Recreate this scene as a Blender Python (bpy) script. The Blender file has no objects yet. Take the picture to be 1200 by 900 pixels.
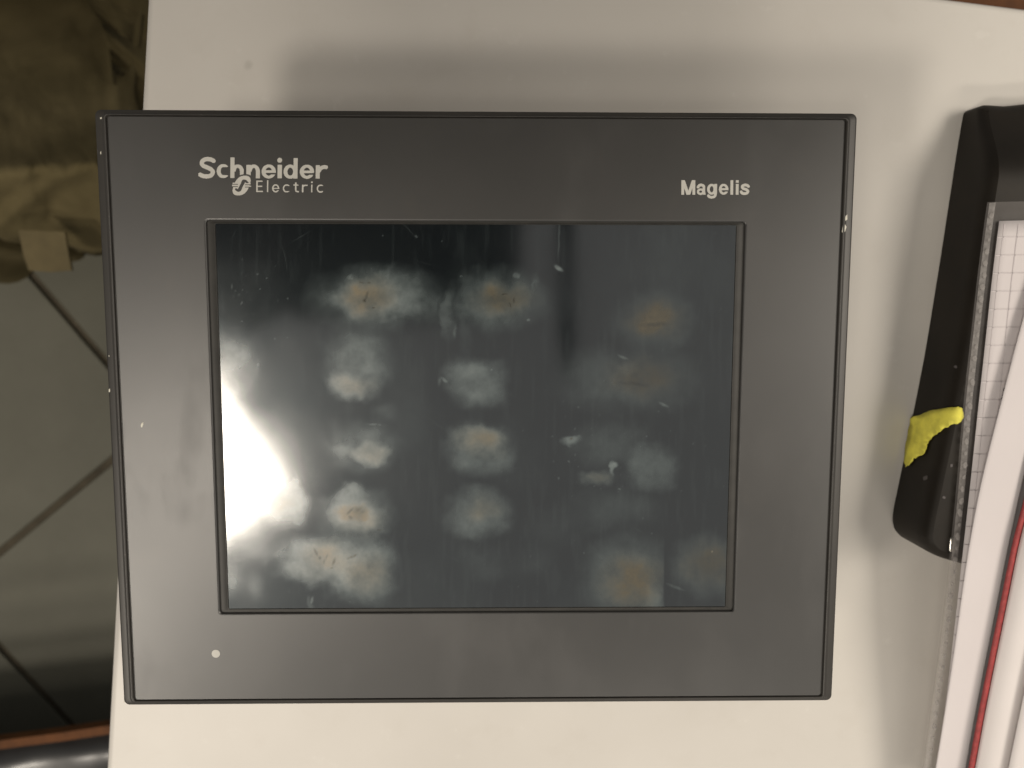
import bpy, bmesh, math, random
import numpy as np
from mathutils import Matrix, Vector

random.seed(4)
rng = np.random.default_rng(7)
S = bpy.context.scene
COL = S.collection

# ------------------------------------------------------------------ camera
MM = 0.001
TABLE_Z = 0.72
FACE_Z = TABLE_Z + 0.060            # front face of the panel, 60 mm deep
F_PX = 955.0                        # focal length in units of a 1200 px wide frame
CAM_LOC = np.array([5.7303 * MM, 34.727 * MM, FACE_Z + 237.4477 * MM])
CAM_ROT = (-0.1029, -0.0159, 0.0015)


def rotmat(a, b, c):
    ca, sa, cb, sb, cc, sc = math.cos(a), math.sin(a), math.cos(b), math.sin(b), math.cos(c), math.sin(c)
    rx = np.array([[1, 0, 0], [0, ca, -sa], [0, sa, ca]])
    ry = np.array([[cb, 0, sb], [0, 1, 0], [-sb, 0, cb]])
    rz = np.array([[cc, -sc, 0], [sc, cc, 0], [0, 0, 1]])
    return rz @ ry @ rx


CAM_R = rotmat(*CAM_ROT)
cam_data = bpy.data.cameras.new('camera')
cam = bpy.data.objects.new('camera', cam_data)
COL.objects.link(cam)
cam.location = CAM_LOC
cam.rotation_euler = CAM_ROT
cam_data.sensor_width = 36.0
cam_data.lens = 36.0 * F_PX / 1200.0
cam_data.clip_start = 0.01
cam_data.clip_end = 50.0
cam_data.dof.use_dof = True
cam_data.dof.focus_distance = 0.236
cam_data.dof.aperture_fstop = 16.0
S.camera = cam

# ------------------------------------------------------------------ light
W = bpy.data.worlds.new('World')
S.world = W
W.use_nodes = True
bg = W.node_tree.nodes['Background']
bg.inputs[0].default_value = (1.0, 0.975, 0.93, 1)
bg.inputs[1].default_value = 0.21


def area(name, loc, sx, sy, power, rz=0.0, col=(1.0, 0.905, 0.78), target=(0, 0, FACE_Z)):
    d = bpy.data.lights.new(name, 'AREA')
    d.shape = 'RECTANGLE'
    d.size, d.size_y = sx, sy
    d.energy = power
    d.color = col
    o = bpy.data.objects.new(name, d)
    COL.objects.link(o)
    o.location = loc
    o.rotation_euler = (0, 0, rz)
    return o


LAMP_Z = TABLE_Z + 1.95
area('ceiling_lamp', (-0.80, -0.40, LAMP_Z), 0.32, 0.37, 9.5, math.radians(33.8))
area('ceiling_lamp', (-1.48, -1.05, LAMP_Z), 0.50, 0.40, 31.0, math.radians(33.8))
area('ceiling_lamp', (1.85, 0.20, LAMP_Z), 1.3, 1.1, 52.0, 0.1)
area('ceiling_lamp', (0.65, -2.0, LAMP_Z), 1.2, 0.4, 24.0, 0.1)

S.view_settings.view_transform = 'Standard'
S.view_settings.look = 'None'
S.view_settings.exposure = 0.0
S.view_settings.gamma = 1.0
S.render.engine = 'CYCLES'
S.cycles.max_bounces = 8
S.cycles.transparent_max_bounces = 12
S.cycles.use_denoising = True

# ------------------------------------------------------------------ helpers


def at(px, py, z):
    """World point on the level z that the photograph shows at (px, py)."""
    d = CAM_R @ np.array([(px - 600) / F_PX, -(py - 450) / F_PX, -1.0])
    t = (z - CAM_LOC[2]) / d[2]
    return CAM_LOC + d * t


def project(P):
    q = (P - CAM_LOC) @ CAM_R
    return np.stack([600 + F_PX * q[:, 0] / -q[:, 2], 450 - F_PX * q[:, 1] / -q[:, 2]], 1)


def vnoise(x, y, seed=0):
    xi, yi = np.floor(x).astype(np.int64), np.floor(y).astype(np.int64)
    xf, yf = x - xi, y - yi
    u, v = xf * xf * (3 - 2 * xf), yf * yf * (3 - 2 * yf)

    def h(i, j):
        n = (i * 374761393 + j * 668265263 + seed * 982451653) & 0x7fffffff
        n = ((n ^ (n >> 13)) * 1274126177) & 0x7fffffff
        return ((n ^ (n >> 16)) & 0xffff) / 65535.0
    a, b, c, d = h(xi, yi), h(xi + 1, yi), h(xi, yi + 1), h(xi + 1, yi + 1)
    return (a * (1 - u) + b * u) * (1 - v) + (c * (1 - u) + d * u) * v


def fbm(x, y, seed=0, octv=4):
    s, a, t = 0.0, 0.5, 0.0
    for k in range(octv):
        s = s + a * vnoise(x * 2 ** k, y * 2 ** k, seed + k)
        t += a
        a *= 0.5
    return s / t


def sstep(a, b, x):
    t = np.clip((x - a) / (b - a), 0, 1)
    return t * t * (3 - 2 * t)


def link(name, me, mats, parent=None, smooth=False, sharp=None):
    o = bpy.data.objects.new(name, me)
    COL.objects.link(o)
    for m in (mats if isinstance(mats, (list, tuple)) else [mats]):
        me.materials.append(m)
    if parent is not None:
        o.parent = parent
        o.matrix_parent_inverse = parent.matrix_world.inverted()
    if smooth:
        me.polygons.foreach_set('use_smooth', [True] * len(me.polygons))
        if sharp is not None:
            me.set_sharp_from_angle(angle=math.radians(sharp))
    return o


def pydata(name, vs, fs, mats, parent=None, smooth=False, sharp=None):
    me = bpy.data.meshes.new(name)
    me.from_pydata([tuple(v) for v in vs], [], [tuple(f) for f in fs])
    me.update()
    bm = bmesh.new()
    bm.from_mesh(me)
    bmesh.ops.recalc_face_normals(bm, faces=bm.faces)
    bm.to_mesh(me)
    bm.free()
    return link(name, me, mats, parent, smooth, sharp)


def thing(name, label, cat, loc, group=None):
    o = bpy.data.objects.new(name, None)
    COL.objects.link(o)
    o.location = loc
    o.empty_display_size = 0.02
    o['label'] = label
    o['category'] = cat
    if group:
        o['group'] = group
    bpy.context.view_layer.update()
    return o


def tag(o, label, cat, group=None):
    o['label'] = label
    o['category'] = cat
    if group:
        o['group'] = group
    return o


def rect_loop(x0, x1, y0, y1, r, z, n=6):
    pts = []
    for cx, cy, a0 in ((x1 - r, y1 - r, 0), (x0 + r, y1 - r, 90), (x0 + r, y0 + r, 180), (x1 - r, y0 + r, 270)):
        for k in range(n + 1):
            a = math.radians(a0 + 90 * k / n)
            pts.append((cx + r * math.cos(a), cy + r * math.sin(a), z))
    return pts


def loft(name, loops, mats, parent=None, cap0=False, cap1=False, sharp=35, smooth=True):
    n = len(loops[0])
    vs = [p for lp in loops for p in lp]
    fs = []
    for i in range(len(loops) - 1):
        for k in range(n):
            a, b = i * n + k, i * n + (k + 1) % n
            fs.append((a, b, b + n, a + n))
    if cap0:
        fs.append(tuple(range(n)))
    if cap1:
        fs.append(tuple(range((len(loops) - 1) * n, len(loops) * n)))
    return pydata(name, vs, fs, mats, parent, smooth, sharp)


def box(name, c, s, mats, parent=None, bevel=0.0):
    bm = bmesh.new()
    bmesh.ops.create_cube(bm, size=1.0)
    for v in bm.verts:
        v.co = Vector((v.co.x * s[0] + c[0], v.co.y * s[1] + c[1], v.co.z * s[2] + c[2]))
    if bevel:
        bmesh.ops.bevel(bm, geom=list(bm.edges), offset=bevel, segments=3, affect='EDGES', profile=0.5)
    me = bpy.data.meshes.new(name)
    bm.to_mesh(me)
    bm.free()
    return link(name, me, mats, parent, True, 40)


# ------------------------------------------------------------------ materials


class Mat:
    def __init__(self, name):
        self.m = bpy.data.materials.new(name)
        self.m.use_nodes = True
        self.t = self.m.node_tree
        self.N = self.t.nodes
        self.b = self.N['Principled BSDF']
        self.out = self.N['Material Output']

    def n(self, kind, **kw):
        x = self.N.new(kind)
        for k, v in kw.items():
            setattr(x, k, v)
        return x

    def l(self, a, b):
        self.t.links.new(a, b)

    def set(self, **kw):
        for k, v in kw.items():
            self.b.inputs[k.replace('_', ' ')].default_value = v
        return self

    def math(self, op, a, b=None, clamp=False):
        x = self.n('ShaderNodeMath', operation=op, use_clamp=clamp)
        for i, v in enumerate((a, b)):
            if v is None:
                continue
            if isinstance(v, (int, float)):
                x.inputs[i].default_value = v
            else:
                self.l(v, x.inputs[i])
        return x.outputs[0]

    def coord(self):
        return self.n('ShaderNodeTexCoord').outputs['Object']

    def noise(self, scale, detail=4, rough=0.55, vec=None, stretch=None):
        x = self.n('ShaderNodeTexNoise')
        x.inputs['Scale'].default_value = scale
        x.inputs['Detail'].default_value = detail
        x.inputs['Roughness'].default_value = rough
        v = vec if vec is not None else self.coord()
        if stretch:
            mp = self.n('ShaderNodeMapping')
            mp.inputs['Scale'].default_value = stretch
            self.l(v, mp.inputs[0])
            v = mp.outputs[0]
        self.l(v, x.inputs['Vector'])
        return x.outputs['Fac']

    def ramp(self, fac, stops):
        x = self.n('ShaderNodeValToRGB')
        e = x.color_ramp.elements
        while len(e) < len(stops):
            e.new(0.5)
        for k, (p, c) in enumerate(stops):
            e[k].position = p
            e[k].color = (*c, 1) if len(c) == 3 else c
        self.l(fac, x.inputs[0])
        return x.outputs[0]

    def mix(self, fac, a, b):
        x = self.n('ShaderNodeMix', data_type='RGBA')
        for i, v in ((0, fac), (6, a), (7, b)):
            if isinstance(v, (int, float)):
                x.inputs[i].default_value = v
            elif isinstance(v, tuple):
                x.inputs[i].default_value = (*v, 1)
            else:
                self.l(v, x.inputs[i])
        return x.outputs[2]

    def bump(self, h, strength, dist):
        x = self.n('ShaderNodeBump')
        x.inputs['Strength'].default_value = strength
        x.inputs['Distance'].default_value = dist
        self.l(h, x.inputs['Height'])
        self.l(x.outputs[0], self.b.inputs['Normal'])


def grey(v, warm=0.0):
    return (v * (1 + warm), v, v * (1 - warm))


def simple(name, col, rough=0.5, var=0.15, scale=60, bump=0.0, bscale=400, bdist=0.0002, spec=0.5, **kw):
    m = Mat(name)
    f = m.noise(scale, 5)
    lo, hi = tuple(c * (1 - var) for c in col), tuple(min(1, c * (1 + var)) for c in col)
    m.l(m.ramp(f, [(0.3, lo), (0.7, hi)]), m.b.inputs['Base Color'])
    m.set(Roughness=rough, Specular_IOR_Level=spec, **kw)
    if bump:
        m.bump(m.noise(bscale, 3), bump, bdist)
    return m.m


# table: pale lacquer with faint wear
mt = Mat('pale_lacquer')
f1, f2 = mt.noise(9, 4), mt.noise(220, 3)
c = mt.ramp(f1, [(0.3, (0.585, 0.56, 0.52)), (0.7, (0.655, 0.63, 0.59))])
c = mt.mix(mt.math('MULTIPLY', mt.ramp(mt.noise(55, 5, 0.65), [(0.55, (0, 0, 0)), (0.75, (1, 1, 1))]), 0.16), c, (0.50, 0.465, 0.41))
c = mt.mix(mt.math('MULTIPLY', mt.ramp(mt.noise(130, 3, 0.6), [(0.66, (0, 0, 0)), (0.74, (1, 1, 1))]), 0.22), c, (0.72, 0.70, 0.66))
c = mt.mix(mt.math('MULTIPLY', mt.ramp(mt.noise(38, 1, 0.4), [(0.80, (0, 0, 0)), (0.815, (1, 1, 1))]), 0.45), c, (0.22, 0.20, 0.17))
sp = mt.ramp(mt.noise(500, 2), [(0.70, (0, 0, 0)), (0.78, (1, 1, 1))])
mt.l(mt.mix(mt.math('MULTIPLY', sp, 0.10), c, (0.40, 0.36, 0.30)), mt.b.inputs['Base Color'])
mt.set(Roughness=0.42, Specular_IOR_Level=0.35)
mt.bump(f2, 0.10, 0.0002)
M_TABLE = mt.m

# panel plastic: dark grey, fine matt grain
mp = Mat('dark_grey_film')
f1 = mp.noise(25, 4)
c = mp.ramp(f1, [(0.3, (0.035, 0.0345, 0.033)), (0.7, (0.041, 0.040, 0.038))])
dust = mp.ramp(mp.noise(900, 2), [(0.735, (0, 0, 0)), (0.80, (1, 1, 1))])
dust2 = mp.ramp(mp.noise(60, 3, 0.6), [(0.62, (0, 0, 0)), (0.85, (1, 1, 1))])
c = mp.mix(mp.math('MULTIPLY', dust, 0.10), c, (0.22, 0.21, 0.19))
c = mp.mix(mp.math('MULTIPLY', dust2, 0.12), c, (0.10, 0.085, 0.06))
mp.l(c, mp.b.inputs['Base Color'])
mp.l(mp.ramp(mp.noise(14, 4), [(0.3, grey(0.345)), (0.7, grey(0.40))]), mp.b.inputs['Roughness'])
mp.set(Specular_IOR_Level=0.95)
sm_ = mp.ramp(mp.noise(45, 4, 0.6, None, (1, 0.45, 1)), [(0.52, grey(0)), (0.72, grey(1))])
rg = mp.b.inputs['Roughness'].links[0].from_socket
mp.l(mp.math('ADD', rg, mp.math('MULTIPLY', sm_, 0.06)), mp.b.inputs['Roughness'])
mp.bump(mp.noise(2600, 2), 0.06, 0.0001)
M_FILM = mp.m

mr = Mat('dark_grey_moulded_plastic')
wear = mr.ramp(mr.noise(420, 3, 0.7), [(0.63, (0, 0, 0)), (0.74, (1, 1, 1))])
geo = mr.n('ShaderNodeNewGeometry')
pt = mr.ramp(geo.outputs['Pointiness'], [(0.52, (0, 0, 0)), (0.60, (1, 1, 1))])
wf = mr.math('MULTIPLY', wear, pt)
c = mr.mix(mr.math('MULTIPLY', wf, 0.6), mr.ramp(mr.noise(40, 3), [(0.3, (0.030, 0.028, 0.025)), (0.7, (0.038, 0.035, 0.031))]), (0.30, 0.28, 0.25))
mr.l(c, mr.b.inputs['Base Color'])
mr.set(Roughness=0.42)
mr.bump(mr.noise(1800, 2), 0.10, 0.0001)
M_RIM = mr.m

M_PRINT = simple('pale_print', (0.50, 0.49, 0.45), 0.5, 0.05, 300)
M_CHIP = simple('bare_chip', (0.62, 0.60, 0.52), 0.6, 0.2, 2000)
M_GASKET = simple('gasket', (0.036, 0.035, 0.032), 0.5, 0.15, 200, spec=0.35)

# screen: hard glossy film over a dark display, with dried residue
ms = Mat('stained_screen')
a1 = ms.n('ShaderNodeAttribute', attribute_name='residue')
a2 = ms.n('ShaderNodeAttribute', attribute_name='tint')
res = a1.outputs['Fac']
tint = a2.outputs['Fac']
fine = ms.noise(900, 4, 0.65)
res2 = ms.math('MULTIPLY', res, ms.math('ADD', 0.84, ms.math('MULTIPLY', fine, 0.32)), True)
colres = ms.mix(tint, (0.25, 0.26, 0.25), (0.225, 0.155, 0.08))
base = ms.ramp(ms.noise(12, 3), [(0.3, (0.0026, 0.0036, 0.005)), (0.7, (0.004, 0.0052, 0.0066))])
ms.l(ms.mix(res2, base, colres), ms.b.inputs['Base Color'])
ms.l(ms.math('ADD', 0.26, ms.math('MULTIPLY', res2, 0.12)), ms.b.inputs['Roughness'])
ms.set(IOR=1.45, Specular_IOR_Level=0.36, Coat_IOR=2.65, Coat_Tint=(0.76, 0.94, 1.0, 1))
ms.l(ms.math('SUBTRACT', 1.0, ms.math('MULTIPLY', res2, 0.40), True), ms.b.inputs['Coat Weight'])
ms.l(ms.math('ADD', ms.math('MULTIPLY', res, 0.16), ms.math('ADD', 0.06, ms.math('MULTIPLY', ms.noise(40, 4), 0.09))), ms.b.inputs['Coat Roughness'])
ms.bump(ms.math('MULTIPLY', res, ms.noise(700, 4)), 0.25, 0.0002)
M_SCREEN = ms.m

# floor
mf = Mat('floor_tile_glaze')
c = mf.ramp(mf.noise(11, 6, 0.65), [(0.3, (0.122, 0.119, 0.092)), (0.7, (0.146, 0.142, 0.112))])
oi = mf.n('ShaderNodeObjectInfo')
c = mf.mix(mf.math('MULTIPLY', oi.outputs['Random'], 0.55), c, (0.09, 0.09, 0.07))
mf.l(c, mf.b.inputs['Base Color'])
mf.set(Roughness=0.6, Specular_IOR_Level=0.25)
M_TILE = mf.m
M_GROUT = simple('grout', (0.07, 0.058, 0.038), 0.9, 0.3, 40)

# olive cloth
mc = Mat('olive_canvas')
wv = mc.n('ShaderNodeTexWave', wave_type='BANDS')
wv.inputs['Scale'].default_value = 260
wv.inputs['Distortion'].default_value = 1.5
mc.l(mc.coord(), wv.inputs[0])
c = mc.ramp(mc.noise(14, 5), [(0.3, (0.105, 0.085, 0.040)), (0.7, (0.155, 0.125, 0.062))])
mc.l(c, mc.b.inputs['Base Color'])
mc.set(Roughness=0.9, Specular_IOR_Level=0.15)
mc.bump(mc.math('ADD', wv.outputs['Fac'], mc.noise(60, 5)), 0.35, 0.002)
M_CLOTH = mc.m

M_BLACK = simple('black_gloss', (0.0125, 0.0098, 0.0068), 0.55, 0.3, 60, 0.08, 900, 0.0001, spec=0.25)
M_YELLOW = simple('yellow_paper', (0.80, 0.74, 0.10), 0.7, 0.22, 160, 0.3, 300, 0.0004)
M_STEEL = simple('bright_steel', (0.75, 0.73, 0.68), 0.2, 0.05, 60, Metallic=1.0)
M_PAPER = simple('white_paper', (0.64, 0.60, 0.605), 0.75, 0.02, 30, 0.08, 900, 0.0001, spec=0.25)
M_PAPER2 = simple('cream_paper', (0.70, 0.66, 0.65), 0.75, 0.02, 30, 0.08, 900, 0.0001, spec=0.25)
M_INK = simple('pen_ink', (0.06, 0.055, 0.06), 0.6, 0.2, 300)
M_RULE = simple('ruled_line', (0.56, 0.52, 0.53), 0.7, 0.1, 300)
M_RED = simple('red_cloth_edge', (0.30, 0.038, 0.038), 0.6, 0.25, 500, 0.3, 900, 0.0003)
M_DGREY = simple('dark_grey_card', (0.085, 0.075, 0.075), 0.6, 0.15, 200)
M_BROWN = simple('brown_wood', (0.125, 0.045, 0.012), 0.6, 0.3, 50, spec=0.2)
M_VINYL = simple('black_vinyl', (0.022, 0.022, 0.022), 0.34, 0.2, 30, Coat_Weight=0.25, Coat_Roughness=0.2)
M_PHONE = simple('phone_black', (0.012, 0.012, 0.013), 0.4, 0.1, 40)

mv = Mat('clear_sleeve')
tr = mv.n('ShaderNodeBsdfTransparent')
tr.inputs[0].default_value = (0.94, 0.93, 0.92, 1)
mv.set(Base_Color=(0.45, 0.42, 0.41, 1), Roughness=0.30, Specular_IOR_Level=0.5)
mxs = mv.n('ShaderNodeMixShader')
mv.l(mv.ramp(mv.noise(160, 3), [(0.3, grey(0.09)), (0.7, grey(0.13))]), mxs.inputs[0])
mv.l(tr.outputs[0], mxs.inputs[1])
mv.l(mv.b.outputs[0], mxs.inputs[2])
mv.l(mxs.outputs[0], mv.out.inputs['Surface'])
M_SLEEVE = mv.m
mv = Mat('sleeve_weld')
tr = mv.n('ShaderNodeBsdfTransparent')
mv.set(Base_Color=(0.40, 0.375, 0.36, 1), Roughness=0.4)
mxs = mv.n('ShaderNodeMixShader')
mv.l(mv.ramp(mv.noise(500, 3), [(0.35, grey(0.22)), (0.7, grey(0.42))]), mxs.inputs[0])
mv.l(tr.outputs[0], mxs.inputs[1])
mv.l(mv.b.outputs[0], mxs.inputs[2])
mv.l(mxs.outputs[0], mv.out.inputs['Surface'])
M_WELD = mv.m

# ------------------------------------------------------------------ floor
fl = pydata('floor', [(-3, -3, -0.006), (3, -3, -0.006), (3, 3, -0.006), (-3, 3, -0.006)], [(0, 1, 2, 3)], M_GROUT)
fl['kind'] = 'structure'
# the tile grid, read off the three grout lines in view
A, B = at(10, 292, 0), at(118, 417, 0)          # one joint
C = at(62, 596, 0)                              # a point on the joint across it
du = (B - A)[:2] / np.linalg.norm((B - A)[:2])
dv = np.array([-du[1], du[0]])
D = at(40, 803, 0)                              # on the next parallel joint
pitch = abs(np.dot((D - A)[:2], dv))
v0 = np.dot(A[:2], dv)
u0 = np.dot(C[:2], du)
gap = 0.0045
tile_me = None
for i in range(-4, 4):
    for j in range(-4, 4):
        ctr = du * (u0 + (i + 0.5) * pitch) + dv * (v0 + (j + 0.5) * pitch)
        if not (-1.1 < ctr[0] < 0.35 and -0.95 < ctr[1] < 0.75):
            continue
        if tile_me is None:
            h = pitch / 2 - gap
            lps = [rect_loop(-h, h, -h, h, 0.004, -0.008, 2), rect_loop(-h, h, -h, h, 0.004, -0.0012, 2),
                   rect_loop(-h + .0015, h - .0015, -h + .0015, h - .0015, 0.003, 0.0, 2)]
            t = loft('tile', lps, M_TILE, None, cap1=True)
            tile_me = t.data
        else:
            t = bpy.data.objects.new('tile', tile_me)
            COL.objects.link(t)
        t.parent = fl
        t.location = (ctr[0], ctr[1], random.uniform(-0.0006, 0.0))
        t.rotation_euler = (0, 0, math.atan2(du[1], du[0]))

# ------------------------------------------------------------------ table
TL, BL_ = at(171, 0, TABLE_Z), at(123, 900, TABLE_Z)
e = (TL - BL_)[:2] / np.linalg.norm((TL - BL_)[:2])
p0 = BL_[:2] - e * 0.55
R1, R2 = at(1130, -1, TABLE_Z)[:2], at(1200, 8, TABLE_Z)[:2]
g = (R2 - R1) / np.linalg.norm(R2 - R1)
# far edge meets left edge
A2 = np.array([[e[0], -g[0]], [e[1], -g[1]]])
sol = np.linalg.solve(A2, R1 - p0)
p1 = p0 + e * sol[0]
p2 = p1 + g * 1.0
p3 = p0 + g * 1.0
poly = [p0, p3, p2, p1]
t_tab = thing('table', 'pale lacquered table top under the panel, its left edge above the tiles', 'table', (0.3, 0, 0))


def inset_poly(ps, d):
    out = []
    n = len(ps)
    for k in range(n):
        a, b, c_ = ps[k - 1], ps[k], ps[(k + 1) % n]
        e1, e2 = (b - a) / np.linalg.norm(b - a), (c_ - b) / np.linalg.norm(c_ - b)
        n1, n2 = np.array([-e1[1], e1[0]]), np.array([-e2[1], e2[0]])
        bis = (n1 + n2) / (1 + np.dot(n1, n2))
        out.append(b + bis * d)
    return out


lps = []
for d, z in ((0.002, -0.025), (0, -0.023), (0, -0.003), (0.0004, -0.0015), (0.0013, -0.0004), (0.003, 0.0)):
    lps.append([(p[0], p[1], TABLE_Z + z) for p in inset_poly(poly, d)])
loft('table_top', lps, M_TABLE, t_tab, cap0=True, cap1=True, sharp=60)
for s_, t_ in ((0.15, 0.15), (0.85, 0.15), (0.15, 0.85), (0.85, 0.85)):
    q = p0 + (p3 - p0) * (0.12 + 0.76 * (s_ > .5)) + (p1 - p0) * (0.12 + 0.76 * (t_ > .5))
    box('leg', (q[0], q[1], (TABLE_Z - 0.0251) / 2), (0.045, 0.045, TABLE_Z - 0.0251), M_DGREY, t_tab, 0.003)

# dark seat beyond the far edge of the table
q = at(1190, 0, 0.45)
t_seat = thing('wooden_seat', 'dark brown wooden seat beyond the far right table edge', 'seat', (q[0] + 0.1, q[1] + 0.2, 0))
box('seat_board', (q[0] + 0.1, q[1] + 0.16, 0.44), (0.42, 0.40, 0.03), M_BROWN, t_seat, 0.008)
for sx in (-1, 1):
    for sy in (-1, 1):
        box('leg', (q[0] + 0.1 + sx * .17, q[1] + 0.16 + sy * .16, 0.2124), (0.035, 0.035, 0.4248), M_BROWN, t_seat, 0.003)

# board added out of view over the table's far side, only to shade it
sh = thing('light_blocker', 'unseen dark board added to shade the far side of the table', 'light_blocker', (0.1, 0.45, TABLE_Z))
box('blocker_board', (-0.20, 0.365, TABLE_Z + 0.40), (1.15, 0.53, 0.03), M_DGREY, sh, 0.004)
for sx in (-0.5, 0.5):
    box('blocker_post', (-0.25 + sx, 0.60, 0.5826), (0.03, 0.03, 1.1652), M_DGREY, sh, 0.003)

# ------------------------------------------------------------------ touch panel
PW, PH = 0.215, 0.17508
panel = thing('touch_panel', 'dark grey touch panel with a stained, scuffed screen and pale lettering on its frame', 'touch panel', (0, 0, TABLE_Z))


def ploop(i, z, r, n=6):
    iy = i * 0.52
    return rect_loop(-PW / 2 + i * MM, PW / 2 - i * MM, -PH / 2 + iy * MM, PH / 2 - iy * MM, r * MM, FACE_Z + z * MM, n)


prof = [(2.5, -9.0, .8), (0.0, -9.0, 1.5), (-0.75, -8.4, 1.8), (-0.80, -1.3, 1.8), (-0.65, -0.85, 1.7), (-0.2, -0.66, 1.6), (1.1, -0.50, 1.3), (1.55, -0.40, 1.2),
        (1.8, -0.14, 1.1), (2.05, -0.06, 1.0), (2.25, -0.12, .9), (2.45, -0.45, .8), (2.6, -0.8, .7), (3.6, -0.8, .6)]
loft('rim', [ploop(*p) for p in prof], M_RIM, panel, sharp=50)
SX, SY, SW, SH = -0.5623 * MM, -0.9505 * MM, 155.19 * MM, 116.56 * MM


def sloop(l, r_, t, b, rad, z, n=6):
    return rect_loop(SX - SW / 2 + l * MM, SX + SW / 2 - r_ * MM, SY - SH / 2 + b * MM, SY + SH / 2 - t * MM, rad * MM, FACE_Z + z * MM, n)


lps = [ploop(3.1, -0.78, .7), ploop(3.1, -0.14, .7), ploop(3.3, 0.0, .6),
       sloop(-0.35, -0.35, -0.35, -0.35, 1.1, 0.0), sloop(-0.12, -0.12, -0.12, -0.12, 1.0, -0.05), sloop(0.1, 0.1, 0.1, 0.1, 0.9, -0.25), sloop(0.25, 0.25, 0.25, 0.25, 0.8, -1.0)]
loft('front_film', lps, M_FILM, panel, smooth=False)
lps = [sloop(.1, .1, .1, .1, .9, -1.05), sloop(.25, .25, .25, .25, .8, -0.82), sloop(2.15, 2.15, .65, 1.0, .7, -0.80), sloop(2.3, 2.3, .8, 1.12, .6, -0.62),
       sloop(2.48, 2.48, .92, 1.28, .5, -0.62), sloop(2.65, 2.65, 1.05, 1.42, .5, -0.92), sloop(3.2, 3.2, 1.4, 1.9, .4, -1.0)]
loft('screen_gasket', lps, M_GASKET, panel, sharp=50)

# the screen: a fine grid that carries the residue as data
gx0, gx1 = SX - SW / 2 + 2.7 * MM, SX + SW / 2 - 2.7 * MM
gy0, gy1 = SY - SH / 2 + 1.45 * MM, SY + SH / 2 - 1.05 * MM
NX, NY = 600, 460
xs, ys = np.linspace(gx0, gx1, NX), np.linspace(gy0, gy1, NY)
XX, YY = np.meshgrid(xs, ys)
P = np.stack([XX.ravel(), YY.ravel(), np.full(NX * NY, FACE_Z)], 1)
uv = project(P)
U, V_ = uv[:, 0], uv[:, 1]
wx = (fbm(U / 26, V_ / 26, 1) - .5) * 24 + (fbm(U / 7, V_ / 7, 11, 3) - .5) * 4
wy = (fbm(U / 26, V_ / 26, 5) - .5) * 20 + (fbm(U / 7, V_ / 7, 15, 3) - .5) * 4
Ud, Vd = U + wx, V_ + wy
mott = fbm(U / 16, V_ / 16, 21, 5)
fine_n = fbm(U / 3.2, V_ / 4.5, 25, 3)
resid = np.zeros_like(U)
tintv = np.zeros_like(U)


def blob(cx, cy, rx, ry, op, soft=0.6, p=2.3, ang=0.0):
    a = math.radians(ang)
    rx, ry = rx * .94, ry * .94
    dx, dy = Ud - cx, Vd - cy
    x, y = dx * math.cos(a) + dy * math.sin(a), -dx * math.sin(a) + dy * math.cos(a)
    r = (np.abs(x / rx) ** p + np.abs(y / ry) ** p) ** (1 / p)
    soft = soft + .03
    return op * .84 * (1 - sstep(1 - soft * .95, 1 + soft * .80, r)) * np.clip(0.45 + 1.1 * mott, .3, 1.4) * (0.93 + 0.14 * fine_n) * (1.12 if cx < 620 else 1.05)


def add(cx, cy, rx, ry, op, soft=0.6, p=2.3, ang=0.0, cut=None):
    global resid
    b = blob(cx, cy, rx, ry, op, soft, p, ang)
    if cut is not None:
        b = b * (1 - sstep(cut - 1.5, cut + 1.0, U + wx * .05))
    resid = 1 - (1 - resid) * (1 - np.clip(b, 0, 1))


def tan(cx, cy, rx, ry, op, soft=0.8, ang=0.0):
    global tintv
    tintv = np.maximum(tintv, 1.45 * blob(cx, cy, rx, ry, op, soft, 2.0, ang))


add(437, 350, 64, 30, .45, .7); add(440, 350, 48, 23, .5, .5); tan(433, 350, 30, 20, .65)
add(585, 352, 47, 31, .34, .6); add(592, 352, 32, 18, .26, .6); tan(592, 352, 30, 17, .62)
add(768, 376, 42, 27, .22, .7); tan(768, 375, 30, 19, .95); add(768, 375, 26, 16, .22, .5)
add(420, 420, 36, 29, .42, .6, 3.0); add(412, 452, 27, 14, .55, .6); tan(415, 450, 22, 10, .3)
add(561, 450, 34, 26, .42, .5, 3.2); add(556, 440, 22, 10, .15, .7)
add(424, 522, 36, 29, .30, .6); add(430, 531, 21, 14, .62, .45); tan(430, 531, 20, 12, .3); add(398, 526, 12, 10, .25, .8)
add(560, 527, 38, 28, .36, .5); add(565, 516, 27, 17, .45, .35); tan(564, 517, 26, 15, .42)
add(738, 446, 70, 30, .24, .8, 2.6); tan(752, 442, 40, 22, .62); add(734, 432, 12, 8, .16, .8)
add(340, 592, 23, 22, .62, .6); tan(328, 592, 16, 12, .45); add(345, 565, 9, 8, .4, .8)
add(418, 604, 38, 25, .55, .6, 2.6); add(420, 606, 28, 18, .55, .5); tan(416, 602, 18, 11, .85); add(408, 578, 20, 9, .42, .7); tan(422, 608, 30, 18, .35)
add(368, 656, 40, 28, .62, .5); add(422, 668, 38, 34, .65, .55, 2.8); add(395, 664, 30, 24, .5, .6); tan(378, 655, 26, 20, .55); tan(426, 672, 30, 22, .45); tan(392, 662, 40, 20, .35)
add(560, 601, 36, 27, .42, .55); tan(566, 597, 22, 14, .35); add(566, 598, 20, 12, .18, .6)
add(676, 518, 12, 6, .62, .5); add(716, 522, 40, 24, .16, .8); add(700, 561, 17, 9, .40, .7); tan(700, 561, 15, 8, .3); add(716, 551, 3.5, 7, .6, .6); add(766, 549, 30, 23, .27, .5, 3.0)
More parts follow.
